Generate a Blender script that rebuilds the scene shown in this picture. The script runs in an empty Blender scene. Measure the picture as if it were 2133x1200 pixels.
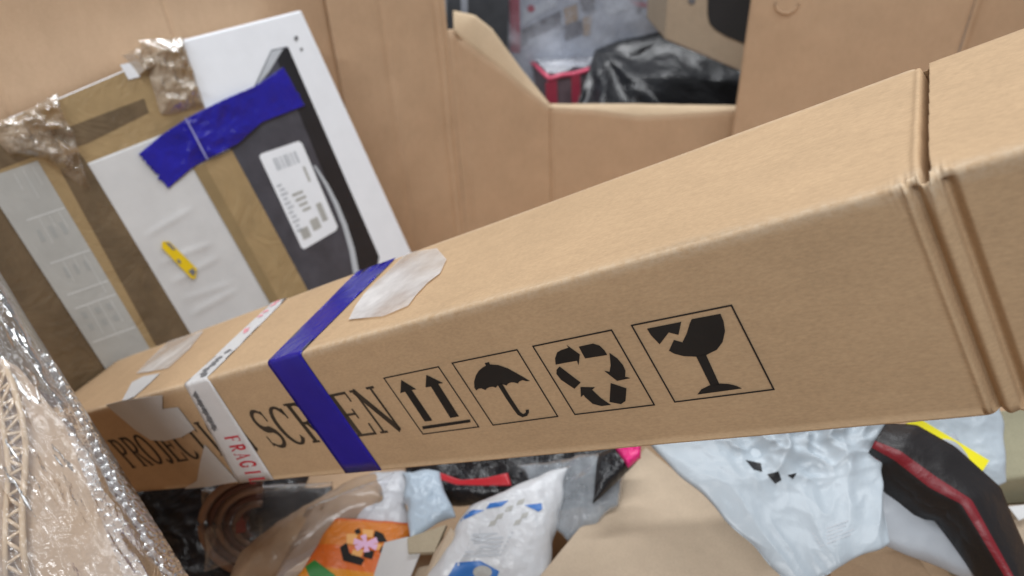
import bpy, bmesh, math, random
from mathutils import Vector, Matrix, noise
from mathutils.geometry import tessellate_polygon
random.seed(7)
scene = bpy.context.scene
COL = scene.collection

# ------------------------------------------------------------------ camera
F, CX, CY = 1422.0, 1066.5, 600.0           # photo focal length and centre, in photo pixels
VPX, VPY = 1180.0, 2700.0                   # where plumb lines of the bin converge
CAM = Vector((0, 0, 1.5))
down = Vector((VPX - CX, VPY - CY, F)).normalized()
Zc = -down
Yc = Vector((0, 0, 1)); Yc = (Yc - Zc * Yc.dot(Zc)).normalized()
Xc = Yc.cross(Zc)
Wm = Matrix((Xc, Yc, Zc))                   # camera (right, down, forward) -> world
def ray(px, py): return Wm @ Vector(((px - CX) / F, (py - CY) / F, 1.0))
def hit(px, py, p, n):
    r = ray(px, py); return CAM + r * ((p - CAM).dot(n) / r.dot(n))
def atz(px, py, z):
    r = ray(px, py); return CAM + r * ((z - CAM.z) / r.z)
def att(px, py, t): return CAM + ray(px, py) * t

cam_d = bpy.data.cameras.new('camera'); cam = bpy.data.objects.new('camera', cam_d); COL.objects.link(cam)
c0, c1, c2 = Wm.col[0], -Wm.col[1], -Wm.col[2]
cam.matrix_world = Matrix(((c0.x, c1.x, c2.x, CAM.x), (c0.y, c1.y, c2.y, CAM.y), (c0.z, c1.z, c2.z, CAM.z), (0, 0, 0, 1)))
cam_d.sensor_width = 36; cam_d.lens = 36 * F / 2133; cam_d.clip_start = 0.02; cam_d.clip_end = 100
cam_d.dof.use_dof = True; cam_d.dof.focus_distance = 0.52; cam_d.dof.aperture_fstop = 5.6
scene.camera = cam

# ------------------------------------------------------------------ light: warehouse ceiling lamps
world = bpy.data.worlds.new('World'); scene.world = world; world.use_nodes = True
bg = world.node_tree.nodes['Background']; bg.inputs[0].default_value = (0.86, 0.88, 0.92, 1); bg.inputs[1].default_value = 0.24
def lamp(x, y, z, sx, sy, e, rz=0):
    d = bpy.data.lights.new('ceiling_lamp', 'AREA'); d.shape = 'RECTANGLE'; d.size = sx; d.size_y = sy; d.energy = e
    d.color = (0.96, 0.98, 1.0)
    o = bpy.data.objects.new('ceiling_lamp', d); COL.objects.link(o); o.location = (x, y, z); o.rotation_euler = (0, 0, rz)
    o['label'] = 'long ceiling lamp over the bin'; o['category'] = 'lamp'; o['group'] = 'ceiling lamps'
lamp(0.5, 0.7, 4.2, 3.6, 0.35, 66)
lamp(-0.75, -2.4, 4.2, 2.4, 0.35, 135)
lamp(0.4, 3.6, 4.2, 3.6, 0.35, 125)
vs = scene.view_settings
vs.view_transform = 'Standard'; vs.look = 'None'; vs.exposure = 0.0; vs.gamma = 1.0
scene.render.engine = 'CYCLES'

# ------------------------------------------------------------------ materials
MATS = {}
class NT:
    def __init__(s, name):
        s.m = bpy.data.materials.new(name); s.m.use_nodes = True; s.t = s.m.node_tree
        s.b = s.t.nodes['Principled BSDF']; s.out = s.t.nodes['Material Output']
    def n(s, typ, **kw):
        nd = s.t.nodes.new(typ)
        for k, v in kw.items():
            if k in nd.inputs.keys(): nd.inputs[k].default_value = v
            else: setattr(nd, k, v)
        return nd
    def l(s, a, b): s.t.links.new(a, b)
    def coords(s, scale=(1, 1, 1), which='Object'):
        tc = s.n('ShaderNodeTexCoord'); mp = s.n('ShaderNodeMapping'); mp.inputs['Scale'].default_value = scale
        s.l(tc.outputs[which], mp.inputs[0]); return mp.outputs[0]
    def noise(s, scale, vec, detail=4, rough=.55, dist=0):
        nd = s.n('ShaderNodeTexNoise', Scale=scale, Detail=detail, Roughness=rough, Distortion=dist); s.l(vec, nd.inputs['Vector']); return nd.outputs['Fac']
    def ramp(s, fac, stops):
        r = s.n('ShaderNodeValToRGB'); e = r.color_ramp.elements
        while len(e) < len(stops): e.new(.5)
        for el, (p, c) in zip(e, stops): el.position = p; el.color = c if len(c) == 4 else (*c, 1)
        s.l(fac, r.inputs[0]); return r.outputs[0]
    def mix(s, fac, a, b, mode='MIX'):
        m = s.n('ShaderNodeMix', data_type='RGBA', blend_type=mode)
        for sock, v in ((m.inputs[0], fac), (m.inputs[6], a), (m.inputs[7], b)):
            if isinstance(v, (int, float)): sock.default_value = v
            elif isinstance(v, tuple): sock.default_value = v if len(v) == 4 else (*v, 1)
            else: s.l(v, sock)
        return m.outputs[2]
    def bump(s, h, strength, dist, prev=None):
        b = s.n('ShaderNodeBump', Strength=strength, Distance=dist); s.l(h, b.inputs['Height'])
        if prev is not None: s.l(prev, b.inputs['Normal'])
        return b.outputs[0]

def kraft(name, c, fibre=(1, 1, 1), rough=.8, var=.10, wear=False):
    near = 1.2 if wear else 1.0
    if name in MATS: return MATS[name]
    k = NT(name); v = k.coords(fibre)
    blotch = k.noise(9, k.coords(), 5, .6); fib = k.noise(420 / near, v, 3, .6); mott = k.noise(60, v, 4, .65)
    var *= .55; lo = tuple(x * (1 - var) for x in c); hi = tuple(min(1, x * (1 + var)) for x in c)
    col = k.ramp(blotch, [(.3, lo), (.7, hi)])
    col = k.mix(.30 * near, col, k.ramp(fib, [(.3, (.38, .38, .38)), (.7, (.62, .62, .62))]), 'OVERLAY')
    col = k.mix(.22 * near, col, k.ramp(mott, [(.3, (.42, .42, .42)), (.7, (.58, .58, .58))]), 'OVERLAY')
    sp = k.noise(900, k.coords(), 1, .5)
    col = k.mix(k.ramp(sp, [(.73, (0, 0, 0)), (.78, (.35, .35, .35))]), col, tuple(x * .55 for x in c))
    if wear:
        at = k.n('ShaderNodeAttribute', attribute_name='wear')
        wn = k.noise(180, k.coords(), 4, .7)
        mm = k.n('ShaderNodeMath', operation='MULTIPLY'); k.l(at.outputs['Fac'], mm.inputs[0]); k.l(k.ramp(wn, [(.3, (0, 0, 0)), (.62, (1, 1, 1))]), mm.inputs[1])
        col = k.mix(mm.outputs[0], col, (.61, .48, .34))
    k.l(col, k.b.inputs['Base Color']); k.b.inputs['Roughness'].default_value = rough
    k.b.inputs['Specular IOR Level'].default_value = .25
    b1 = k.bump(fib, .12, .0008); b2 = k.bump(mott, .13, .0010, b1); b3 = k.bump(blotch, .2, .008, b2)
    k.l(b3, k.b.inputs['Normal']); MATS[name] = k.m; return k.m

def solid(name, c, rough=.5, spec=.5, var=.06, wrinkle=0, wscale=14, wdist=.01, fine=0, coat=0, trans=0, alpha=1):
    if name in MATS: return MATS[name]
    k = NT(name); v = k.coords()
    nz = k.noise(16, v, 5, .6)
    col = k.ramp(nz, [(.3, tuple(x * (1 - var) for x in c)), (.7, tuple(min(1, x * (1 + var)) for x in c))])
    k.l(col, k.b.inputs['Base Color']); k.b.inputs['Roughness'].default_value = rough
    k.b.inputs['Specular IOR Level'].default_value = spec; k.b.inputs['Coat Weight'].default_value = coat
    k.b.inputs['Alpha'].default_value = alpha; k.b.inputs['Transmission Weight'].default_value = trans
    nrm = None
    if wrinkle:
        w1 = k.noise(wscale, v, 6, .6, 1.2)
        rd = k.ramp(w1, [(.36, (0, 0, 0)), (.5, (1, 1, 1)), (.64, (0, 0, 0))])
        nrm = k.bump(rd, wrinkle, wdist)
    if fine: nrm = k.bump(k.noise(300, v, 3), fine, .001, nrm)
    if nrm is not None: k.l(nrm, k.b.inputs['Normal'])
    MATS[name] = k.m; return k.m

def film(name, tint=(1, 1, 1), haze=.08, gloss=.2, rough=.08, wrinkle=.8, wscale=22, wdist=.01, hazec=(.85, .88, .92), gmax=.55):
    """thin clear plastic: see-through, with milky haze and wrinkled gloss"""
    if name in MATS: return MATS[name]
    k = NT(name); t = k.t; t.nodes.remove(k.b); v = k.coords()
    w1 = k.noise(wscale, v, 6, .62, 1.0); rd = k.ramp(w1, [(.36, (0, 0, 0)), (.5, (1, 1, 1)), (.64, (0, 0, 0))])
    n1 = k.bump(rd, wrinkle, wdist); n2 = k.bump(k.noise(wscale * 5, v, 3), wrinkle * .5, wdist * .3, n1)
    tr = k.n('ShaderNodeBsdfTransparent', Color=(*tint, 1)); gl = k.n('ShaderNodeBsdfGlossy', Roughness=rough); df = k.n('ShaderNodeBsdfDiffuse', Color=(*hazec, 1))
    k.l(n2, gl.inputs['Normal']); k.l(n2, df.inputs['Normal'])
    m1 = k.n('ShaderNodeMixShader'); hz = k.ramp(k.noise(wscale * .7, v, 5, .6), [(.35, (haze * .35,) * 3), (.7, (min(1, haze * 1.9),) * 3)])
    k.l(hz, m1.inputs[0]); k.l(tr.outputs[0], m1.inputs[1]); k.l(df.outputs[0], m1.inputs[2])
    lw = k.n('ShaderNodeLayerWeight', Blend=gloss); k.l(n2, lw.inputs['Normal'])
    m2 = k.n('ShaderNodeMixShader'); mn = k.n('ShaderNodeMath', operation='MINIMUM'); k.l(lw.outputs['Fresnel'], mn.inputs[0]); mn.inputs[1].default_value = gmax; k.l(mn.outputs[0], m2.inputs[0]); k.l(m1.outputs[0], m2.inputs[1]); k.l(gl.outputs[0], m2.inputs[2])
    k.l(m2.outputs[0], k.out.inputs['Surface']); MATS[name] = k.m; return k.m

def bands(name, stops, axis=1, rough=.35, wrinkle=.5, wscale=16, wdist=.008, spec=.5):
    """printed colour bands across a pouch, from its own UV"""
    k = NT(name); uv = k.n('ShaderNodeTexCoord'); sp = k.n('ShaderNodeSeparateXYZ'); k.l(uv.outputs['UV'], sp.inputs[0])
    col = k.ramp(sp.outputs[axis], stops)
    for nd in k.t.nodes:
        if nd.type == 'VALTORGB': nd.color_ramp.interpolation = 'CONSTANT'
    v = k.coords(); w1 = k.noise(wscale, v, 6, .6, 1.0); rd = k.ramp(w1, [(.36, (0, 0, 0)), (.5, (1, 1, 1)), (.64, (0, 0, 0))])
    k.l(k.mix(.25, col, k.ramp(k.noise(12, v, 4), [(.3, (.35, .35, .35)), (.7, (.65, .65, .65))]), 'OVERLAY'), k.b.inputs['Base Color'])
    k.l(k.bump(rd, wrinkle, wdist), k.b.inputs['Normal']); k.b.inputs['Roughness'].default_value = rough; k.b.inputs['Specular IOR Level'].default_value = spec
    return k.m

KR = (.515, .355, .212)
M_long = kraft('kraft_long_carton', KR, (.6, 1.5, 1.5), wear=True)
M_bin = kraft('kraft_bin', (.57, .40, .262), (1.2, 1.2, .6))
M_lip = kraft('kraft_fold', (.60, .46, .31), (1.4, 1.4, .4))
M_kr2 = kraft('kraft_parcel', (.48, .385, .285))
M_ink = solid('black_ink', (.018, .016, .015), .6, .3, .2)
M_ink_soft = solid('faded_ink', (.05, .038, .028), .7, .2, .3)
M_blue = solid('blue_tape', (.017, .013, .30), .22, .4, .12, .15, 12, .002)
M_white = solid('white_carton', (.84, .87, .92), .45, .4, .03, fine=.05)
M_paper = solid('white_paper', (.60, .60, .60), .7, .3, .05, .05, 5, .003)
M_papergrey = solid('grey_label', (.42, .42, .40), .45, .4, .08, .12, 10, .003)
M_fragile = solid('fragile_tape', (.70, .70, .71), .3, .5, .04, .2, 20, .002)
M_red = solid('red_ink', (.55, .03, .05), .5, .3)
M_pink = solid('pink_ink', (.85, .35, .40), .5, .3)
M_grey_ink = solid('grey_ink', (.18, .18, .19), .6, .3)
M_pale_ink = solid('pale_ink', (.50, .53, .57), .6, .3)
M_tan_tape = solid('tan_tape', (.36, .255, .13), .22, .5, .12, .28, 9, .005)
M_brown_tape = solid('brown_tape', (.15, .105, .060), .2, .5, .22, .30, 9, .005)
M_dark_print = solid('dark_print', (.065, .065, .080), .3, .5, .25)
M_bezel = solid('bezel_print', (.018, .018, .022), .3, .5, .2)
M_yellow = solid('yellow_sticker', (.80, .56, .01), .45, .4, .05)
M_clear_tape = film('clear_tape', (.93, .91, .88), .50, .03, .25, .05, 14, .0006, (.86, .83, .80), .25)
M_film = film('clear_film', (.97, .97, .98), .10, .18, .10, .2, 12, .006)
M_film_tan = film('yellowed_film', (.84, .75, .62), .45, .22, .12, .25, 20, .006, (.52, .43, .33))
M_mailer = solid('grey_mailer', (.43, .49, .54), .36, .5, .03, .10, 9, .004)
M_mailer2 = solid('dull_grey_mailer', (.40, .43, .47), .35, .5, .05, .10, 9, .004)
M_mail_in = solid('mailer_inside', (.02, .02, .022), .5, .3)
M_black_bag = solid('black_bag', (.012, .013, .016), .26, .5, .1, .25, 6, .012)
M_floor = solid('concrete', (.20, .20, .20), .6, .3, .15, fine=.1)

# ------------------------------------------------------------------ object helpers
ORG = {}
def tag(o, label, cat, group=None, kind=None):
    if label: o['label'] = label
    if cat: o['category'] = cat
    if group: o['group'] = group
    if kind: o['kind'] = kind
    return o
def thing(name, label, cat, M, group=None):
    o = bpy.data.objects.new(name, None); COL.objects.link(o); o.empty_display_size = .05
    if isinstance(M, Vector): M = Matrix.Translation(M)
    o.matrix_world = M; ORG[o] = M.inverted(); return tag(o, label, cat, group)
def mesh(name, verts, faces, mat, parent=None, smooth=True, uv=None, wear=None, base=None):
    """verts in world space; child verts go to their thing's frame"""
    verts = [Vector(v) for v in verts]
    if parent is None:
        if base is None:
            n = len(verts); base = Vector((sum(v.x for v in verts) / n, sum(v.y for v in verts) / n, min(v.z for v in verts)))
        inv = Matrix.Translation(base).inverted()
    else: inv = ORG[parent]
    me = bpy.data.meshes.new(name); me.from_pydata([inv @ v for v in verts], [], faces)
    if uv:
        ul = me.uv_layers.new(name='UVMap')
        for l in me.loops: ul.data[l.index].uv = uv[l.vertex_index]
    if wear:
        a = me.attributes.new('wear', 'FLOAT', 'POINT')
        for i, w in enumerate(wear): a.data[i].value = w
    if mat is not None: me.materials.append(mat)
    me.polygons.foreach_set('use_smooth', [smooth] * len(me.polygons)); me.update()
    o = bpy.data.objects.new(name, me); COL.objects.link(o)
    if parent is None: o.location = base; ORG[o] = inv
    else: o.parent = parent; ORG[o] = ORG[parent]
    return o
def grid_faces(nu, nv, off=0, flip=False):
    fs = []
    for j in range(nv - 1):
        for i in range(nu - 1):
            a = off + j * nu + i; q = (a, a + 1, a + nu + 1, a + nu)
            fs.append(q[::-1] if flip else q)
    return fs
def shell(name, P, nu, nv, back, mat, parent=None, smooth=True, uv=None, base=None):
    """front grid P (row-major) and the same grid moved by back(i,j): closed all round"""
    n = nu * nv; B = [P[k] + back(k % nu, k // nu) for k in range(n)]
    fs = grid_faces(nu, nv, 0, True) + grid_faces(nu, nv, n)
    ring = [i for i in range(nu)] + [j * nu + nu - 1 for j in range(1, nv)] + [(nv - 1) * nu + i for i in range(nu - 2, -1, -1)] + [j * nu for j in range(nv - 2, 0, -1)]
    for a, b in zip(ring, ring[1:] + ring[:1]): fs.append((a, b, b + n, a + n))
    u2 = (uv + uv) if uv else None
    return mesh(name, P + B, fs, mat, parent, smooth, u2, base=base)
def fbm(p, f, oct=4): return noise.fractal(p * f, 1.0, 2.1, oct)
def crease(p, f, oct=4):
    s, a, q = 0, 1, p * f
    for _ in range(oct):
        s += a * (1 - 2 * abs(noise.noise(q))); a *= .5; q = q * 2.07 + Vector((3.1, 1.7, 5.3))
    return s / 1.9 - .5
def bil(q, s, t): return (q[0] * (1 - s) + q[1] * s) * (1 - t) + (q[3] * (1 - s) + q[2] * s) * t
def edge_curve(q, s, t, bow):
    """bilinear patch whose four sides bow in the patch plane"""
    p = bil(q, s, t)
    if bow:
        ex = (q[1] - q[0] + q[2] - q[3]) * .5; ey = (q[3] - q[0] + q[2] - q[1]) * .5
        p = p + ey * (bow[0] * math.sin(math.pi * s) * (1 - t) + bow[2] * math.sin(math.pi * s) * t) + ex * (bow[1] * math.sin(math.pi * t) * s + bow[3] * math.sin(math.pi * t) * (1 - s))
    return p
def pillow(name, q, thick, mat, parent=None, nu=40, nv=40, amp=.006, f=9, seed=0, ragged=.004, p=4, flat=.5, bow=None, hf=None, base=None):
    """a soft packet: two skins that meet in a seam. q: four world corners TL,TR,BR,BL as seen"""
    N = (q[1] - q[0]).cross(q[3] - q[0]).normalized()
    if N.dot(CAM - q[0]) < 0: N = -N
    sd = Vector((seed * 3.7, seed * 1.3, seed * 2.1)); T, B, uv = [], [], []
    for j in range(nv):
        for i in range(nu):
            s, t = i / (nu - 1), j / (nv - 1); P0 = edge_curve(q, s, t, bow)
            bul = ((1 - abs(2 * s - 1) ** p) * (1 - abs(2 * t - 1) ** p)) ** flat
            e = 1 - min(1, min(s, 1 - s, t, 1 - t) * 8)
            P = P0 + Vector((noise.noise(P0 * 30 + sd), noise.noise(P0 * 30 + sd + Vector((9, 0, 0))), 0)) * ragged * e
            h = thick * bul + amp * crease(P0 + sd, f) * (.3 + .7 * bul)
            if hf: h += hf(s, t)
            T.append(P + N * (h + .001)); B.append(P - N * (thick * .6 * bul + .001)); uv.append((s, 1 - t))
    n = nu * nv; fs = grid_faces(nu, nv) + grid_faces(nu, nv, n, True)
    ring = [i for i in range(nu)] + [j * nu + nu - 1 for j in range(1, nv)] + [(nv - 1) * nu + i for i in range(nu - 2, -1, -1)] + [j * nu for j in range(nv - 2, 0, -1)]
    for a, b in zip(ring, ring[1:] + ring[:1]): fs.append((b, a, a + n, b + n))
    return mesh(name, T + B, fs, mat, parent, True, uv + uv, base=base)
def prism(name, pts, ext, mat, parent=None, bevel=.003, base=None, smooth=False):
    """polygon of world points pushed along ext, edges rounded"""
    n = len(pts); V = [Vector(p) for p in pts] + [Vector(p) + ext for p in pts]
    fs = [tuple(range(n)), tuple(range(2 * n - 1, n - 1, -1))] + [((i + 1) % n, i, i + n, (i + 1) % n + n) for i in range(n)]
    o = mesh(name, V, fs, mat, parent, smooth, base=base)
    bm = bmesh.new(); bm.from_mesh(o.data); bmesh.ops.recalc_face_normals(bm, faces=bm.faces)
    if bevel: bmesh.ops.bevel(bm, geom=bm.edges[:], offset=bevel, segments=2, affect='EDGES', profile=.5)
    bm.to_mesh(o.data); bm.free(); return o
STUFFED = {'label_lettering', 'printed_lines', 'small_lettering', 'pink_marks', 'dark_marks'}   # too small to pick apart
EACH = {'blue_band', 'red_strip', 'dark_print', 'tan_print', 'pale_print', 'dark_patch', 'peach_patch', 'tear_hole', 'red_dot'}
def flat(name, polys, mp, mat, parent, depth=.0003, N=None):
    if name in EACH and len(polys) > 1:
        return [flat(name, [p], mp, mat, parent, depth, N) for p in polys][0]
    """thin printed or stuck-on shapes: 2-D polygons through map mp, one mesh with real thickness"""
    V, Fs = [], []
    for po in polys:
        W3 = [mp(*p) for p in po]; n = len(W3); o = len(V)
        nn = N if N is not None else Vector((0, 0, 1)); V += [w + nn * depth for w in W3] + W3
        for tri in tessellate_polygon([[Vector((p[0], p[1], 0)) for p in po]]):
            a, b, c = tri
            if (V[o + b] - V[o + a]).cross(V[o + c] - V[o + a]).dot(nn) < 0: b, c = c, b
            Fs.append((o + a, o + b, o + c))
        for i in range(n): Fs.append((o + i, o + (i + 1) % n, o + n + (i + 1) % n, o + n + i))
    ob_ = mesh(name, V, Fs, mat, parent, False)
    if name in STUFFED: ob_['kind'] = 'stuff'
    return ob_
from mathutils.bvhtree import BVHTree
def snapper(o, off=.0008):
    """photo pixel -> point on object o's skin, a hair proud of it"""
    inv = ORG[o].inverted(); vs_ = [inv @ v.co for v in o.data.vertices]; bv = BVHTree.FromPolygons(vs_, [tuple(p.vertices) for p in o.data.polygons])
    def f(px, py, last=[None]):
        d = ray(px, py).normalized(); h, n, i, dist = bv.ray_cast(CAM, d)
        if h is None: h, n, i, dist = bv.find_nearest(CAM + d * (last[0] or 1.0)); return h
        last[0] = dist; return h - d * off
    return f
def decal(name, polys, o, mat, parent, off=.0008, cuts=3):
    """print that follows a crumpled skin: outline in photo pixels, cut fine and laid on object o"""
    f = snapper(o, off)
    for k, po in enumerate(polys):
        bm = bmesh.new(); vv = [bm.verts.new((x, y, 0)) for x, y in po]
        for t in tessellate_polygon([[Vector((x, y, 0)) for x, y in po]]):
            try: bm.faces.new([vv[i] for i in t])
            except ValueError: pass
        for _ in range(cuts):
            es = [e for e in bm.edges if e.calc_length() > 6]
            if es: bmesh.ops.subdivide_edges(bm, edges=es, cuts=1, use_grid_fill=True)
            bmesh.ops.triangulate(bm, faces=bm.faces[:])
        bm.verts.ensure_lookup_table(); bm.verts.index_update()
        ob_ = mesh(name, [f(v.co.x, v.co.y) for v in bm.verts], [tuple(v.index for v in fc.verts) for fc in bm.faces], mat, parent)
        if name in STUFFED: ob_['kind'] = 'stuff'
        bm.free()
    return ob_
def stroke(pts, w):
    """polyline with width(s) -> polygon"""
    n = len(pts); ws = w if isinstance(w, (list, tuple)) else [w] * n; L, R = [], []
    for i, (x, y) in enumerate(pts):
        a = pts[max(0, i - 1)]; b = pts[min(n - 1, i + 1)]; dx, dy = b[0] - a[0], b[1] - a[1]; d = math.hypot(dx, dy) or 1
        nx, ny = -dy / d * ws[i] / 2, dx / d * ws[i] / 2; L.append((x + nx, y + ny)); R.append((x - nx, y - ny))
    return L + R[::-1]
def outline(po, w):
    """closed frame of line width w, as four bars"""
    out = []; n = len(po)
    for i in range(n):
        a, b = po[i], po[(i + 1) % n]; d = math.hypot(b[0] - a[0], b[1] - a[1]); ux, uy = (b[0] - a[0]) / d, (b[1] - a[1]) / d
        out.append(stroke([(a[0] - ux * w / 2, a[1] - uy * w / 2), (b[0] - ux * w / 2, b[1] - uy * w / 2)], w))
    return out
def arc(cx, cy, rx, ry, a0, a1, n=12): return [(cx + rx * math.cos(math.radians(a0 + (a1 - a0) * i / n)), cy + ry * math.sin(math.radians(a0 + (a1 - a0) * i / n))) for i in range(n + 1)]
def tube(name, pts, r, mat, parent=None, seg=8):
    V, Fs = [], []; n = len(pts)
    for i, p in enumerate(pts):
        d = (pts[min(n - 1, i + 1)] - pts[max(0, i - 1)]).normalized(); a = d.orthogonal().normalized(); b = d.cross(a)
        a = (Vector((0, 0, 1)) - d * d.z).normalized() if abs(d.z) < .95 else a; b = d.cross(a)
        V += [p + (a * math.cos(k * math.tau / seg) + b * math.sin(k * math.tau / seg)) * r for k in range(seg)]
    for i in range(n - 1):
        for k in range(seg): Fs.append((i * seg + k, i * seg + (k + 1) % seg, (i + 1) * seg + (k + 1) % seg, (i + 1) * seg + k))
    Fs += [tuple(range(seg))[::-1], tuple(range((n - 1) * seg, n * seg))]
    return mesh(name, V, Fs, mat, parent)

# serif capitals in a unit box (x right, y down, both 0..1); thick stems T, hairlines t
T_, t_ = .17, .06
def serif(x, y, w=.26): return stroke([(x - w / 2, y), (x + w / 2, y)], .045)
def glyph(ch):
    g = []; top, bot = .022, .978
    def stem(x, y0=top, y1=bot, w=T_): g.append(stroke([(x, y0), (x, y1)], w))
    if ch == 'S':
        p = arc(.50, .27, .34, .25, -35, -270, 12) + arc(.50, .74, .37, .24, -90, 145, 12)[1:]
        n = len(p); g.append(stroke(p, [t_ + (T_ - t_) * math.sin(math.pi * min(1, max(0, i / (n - 1)))) ** 1.5 for i in range(n)]))
        g.append(stroke([(.80, .05), (.80, .32)], .05)); g.append(stroke([(.13, .68), (.13, .95)], .05))
    elif ch in 'CGO':
        a0, a1 = (-40, -320) if ch != 'O' else (-90, -450)
        p = arc(.5, .5, .42, .47, a0, a1, 28); n = len(p)
        g.append(stroke(p, [t_ + (T_ - t_) * abs(math.cos(math.radians(a0 + (a1 - a0) * i / 28))) ** 1.3 for i in range(n)]))
        if ch != 'O': g.append(stroke([(.84, .08), (.84, .33)], .06))
        if ch == 'G': stem(.84, .55, .95, .14); g.append(serif(.80, .55, .34))
    elif ch in 'RP':
        stem(.22); g += [serif(.2, top, .34), serif(.22, bot, .36)]
        p = [(.22, .05)] + arc(.48, .275, .32, .235, -90, 90, 10) + [(.22, .51)]
        n = len(p); g.append(stroke(p, [t_ + (T_ - t_) * math.sin(math.pi * i / (n - 1)) ** 2 for i in range(n)]))
        if ch == 'R': g.append(stroke([(.44, .52), (.84, .96)], [.08, .17])); g.append(serif(.88, bot, .24))
    elif ch == 'E':
        stem(.22); g += [stroke([(.06, top), (.86, top)], .05), stroke([(.06, bot), (.9, bot)], .05), stroke([(.22, .49), (.66, .49)], .05),
              stroke([(.85, 0), (.85, .22)], .05), stroke([(.90, .74), (.87, 1)], .06), stroke([(.66, .38), (.66, .6)], .05)]
    elif ch == 'F':
        stem(.22); g += [stroke([(.06, top), (.86, top)], .05), serif(.22, bot, .36), stroke([(.22, .49), (.66, .49)], .05), stroke([(.85, 0), (.85, .22)], .05), stroke([(.66, .38), (.66, .6)], .05)]
    elif ch == 'L': stem(.25); g += [serif(.25, top, .36), stroke([(.08, bot), (.9, bot)], .05), stroke([(.90, .72), (.87, 1)], .06)]
    elif ch == 'N':
        stem(.17, w=.07); stem(.85, w=.07); g.append(stroke([(.14, .02), (.84, .98)], .17)); g += [serif(.12, top, .26), serif(.17, bot, .3), serif(.85, top, .3)]
    elif ch == 'J': g.append(stroke([(.55, top), (.55, .75)] + arc(.34, .78, .21, .2, 0, 150, 8), [T_, T_] + [T_ - .011 * i for i in range(9)])); g.append(serif(.55, top, .4))
    elif ch == 'T': stem(.5); g += [stroke([(.05, top), (.95, top)], .05), serif(.5, bot, .36), stroke([(.07, 0), (.05, .25)], .05), stroke([(.93, 0), (.95, .25)], .05)]
    elif ch == 'I': stem(.5); g += [serif(.5, top, .36), serif(.5, bot, .36)]
    elif ch == 'A': g += [stroke([(.5, .0), (.14, .98)], .07), stroke([(.48, .02), (.84, .98)], .17), stroke([(.26, .66), (.70, .66)], .05), serif(.13, bot, .28), serif(.84, bot, .34)]
    return g

# ================================================================== structure
fl = [Vector((x, y, 0)) for y in (-4, 7) for x in (-6, 6)]
tag(mesh('floor', fl, [(0, 1, 3, 2)], M_floor, base=Vector((0, 0, 0))), None, None, kind='structure')

# ------------------------------------------------------------------ frames of the two main cartons (fitted to the photo's edges)
P0 = Vector((-.053564, .460412, 1.168226))
Ld = Vector((.780587, -.397361, .482482)); Lv = Vector((.440956, -.196994, -.875643)); Lb = Vector((.442993, .896269, .021447))
Ld.normalize(); Lb = (Lb - Ld * Lb.dot(Ld)).normalized(); Lv = -Lb.cross(Ld).normalized() if Lb.cross(Ld).dot(Lv) < 0 else Lb.cross(Ld).normalized()
LH, LW, U0, U1 = .165, .1948, -1.03, .62
Hd = ray(2070, -400); Hd.z = 0; Hd.normalize()
nh = Vector((Hd.y, -Hd.x, 0)); lean = math.radians(20.6)
TN = (nh * math.cos(lean) + Vector((0, 0, 1)) * math.sin(lean)).normalized(); TD = TN.cross(Hd).normalized()
if TD.z > 0: TD = -TD
TP = P0 + Ld * U0 + Lb * LW - TN * .006       # television carton's face passes behind the long carton's end
for a_ in ((0, 0), (1, 0), (0, 1), (1, 1)):
    c_ = P0 + Ld * U0 + Lv * LH * a_[0] + Lb * LW * a_[1]
    if (c_ - TP).dot(TN) < .006: TP = c_ - TN * .006
TTH = .13                                       # its thickness
def tv(px, py, off=0): return hit(px, py, TP + TN * off, TN)

# ------------------------------------------------------------------ cardboard bin
tr_ = tv(625, 20) - TN * (TTH + .004)
W0 = tr_ - nh * .012
def vhit(px, py, p, dirxy):
    n = Vector((dirxy.y, -dirxy.x, 0)); return hit(px, py, p, n)
def az(deg): return Vector((math.sin(math.radians(deg)), math.cos(math.radians(deg)), 0))
A = vhit(0, 600, W0, Hd) - Hd * .08; B = vhit(705, 150, W0, Hd)
dBC = az(64); C = vhit(945, 200, B, dBC); dCD = az(80); D = vhit(1145, 222, C, dCD); dDE = az(91); E_ = vhit(1560, 226, D, dDE)
for v in (A, B, C, D, E_): v.z = 0
RIM, BASE = 1.42, .13
binn = thing('cardboard_bin', 'large brown corrugated cardboard bin with a cut-down front, holding all the parcels', 'bin', Vector(((A.x + E_.x) / 2, 1.2, BASE)))
def panel(a, b, top, creases=(), seed=0, amp=.003, mat=M_bin, nv=26, th=.009, outward=None):
    L = (b - a).length; d = (b - a) / L; n = Vector((d.y, -d.x, 0)); ss = [i / 60 * L for i in range(61)]
    for c, w in creases: ss += [c + w * k for k in (-1.6, -1, -.5, 0, .5, 1, 1.6)]
    ss = sorted(s for s in ss if 0 <= s <= L); P = []
    for j in range(nv):
        for s in ss:
            z = BASE + (top(s / L) - BASE) * j / (nv - 1); q = a + d * s; q = Vector((q.x, q.y, z))
            h = amp * noise.noise(Vector((s * 3 + seed, z * 3, seed))) + amp * .3 * noise.noise(Vector((s * 14 + seed, z * 9, 1)))
            for c, w in creases: h -= (.0045 + .004 * noise.noise(Vector((c * 9, z * 7, 3)))) * math.exp(-((s - c - .006 * noise.noise(Vector((c * 5, z * 4, 8)))) / w) ** 2)
            P.append(q + n * h)
    return shell('side_panel', P, len(ss), nv, lambda i, j: n * -th, mat, binn)
Lab = (B - A).length
def sof(px, py): return (vhit(px, py, W0, Hd) - A).to_2d().length
panel(A, B, lambda s: RIM, [(sof(352, 40), .006), (sof(10, 215), .006)], 1)
panel(B, C, lambda s: RIM - .02 * s, [(.16 * 1, .012), ((C - B).length - .035, .008), ((C - B).length - .010, .005)], 2, .006)
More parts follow.
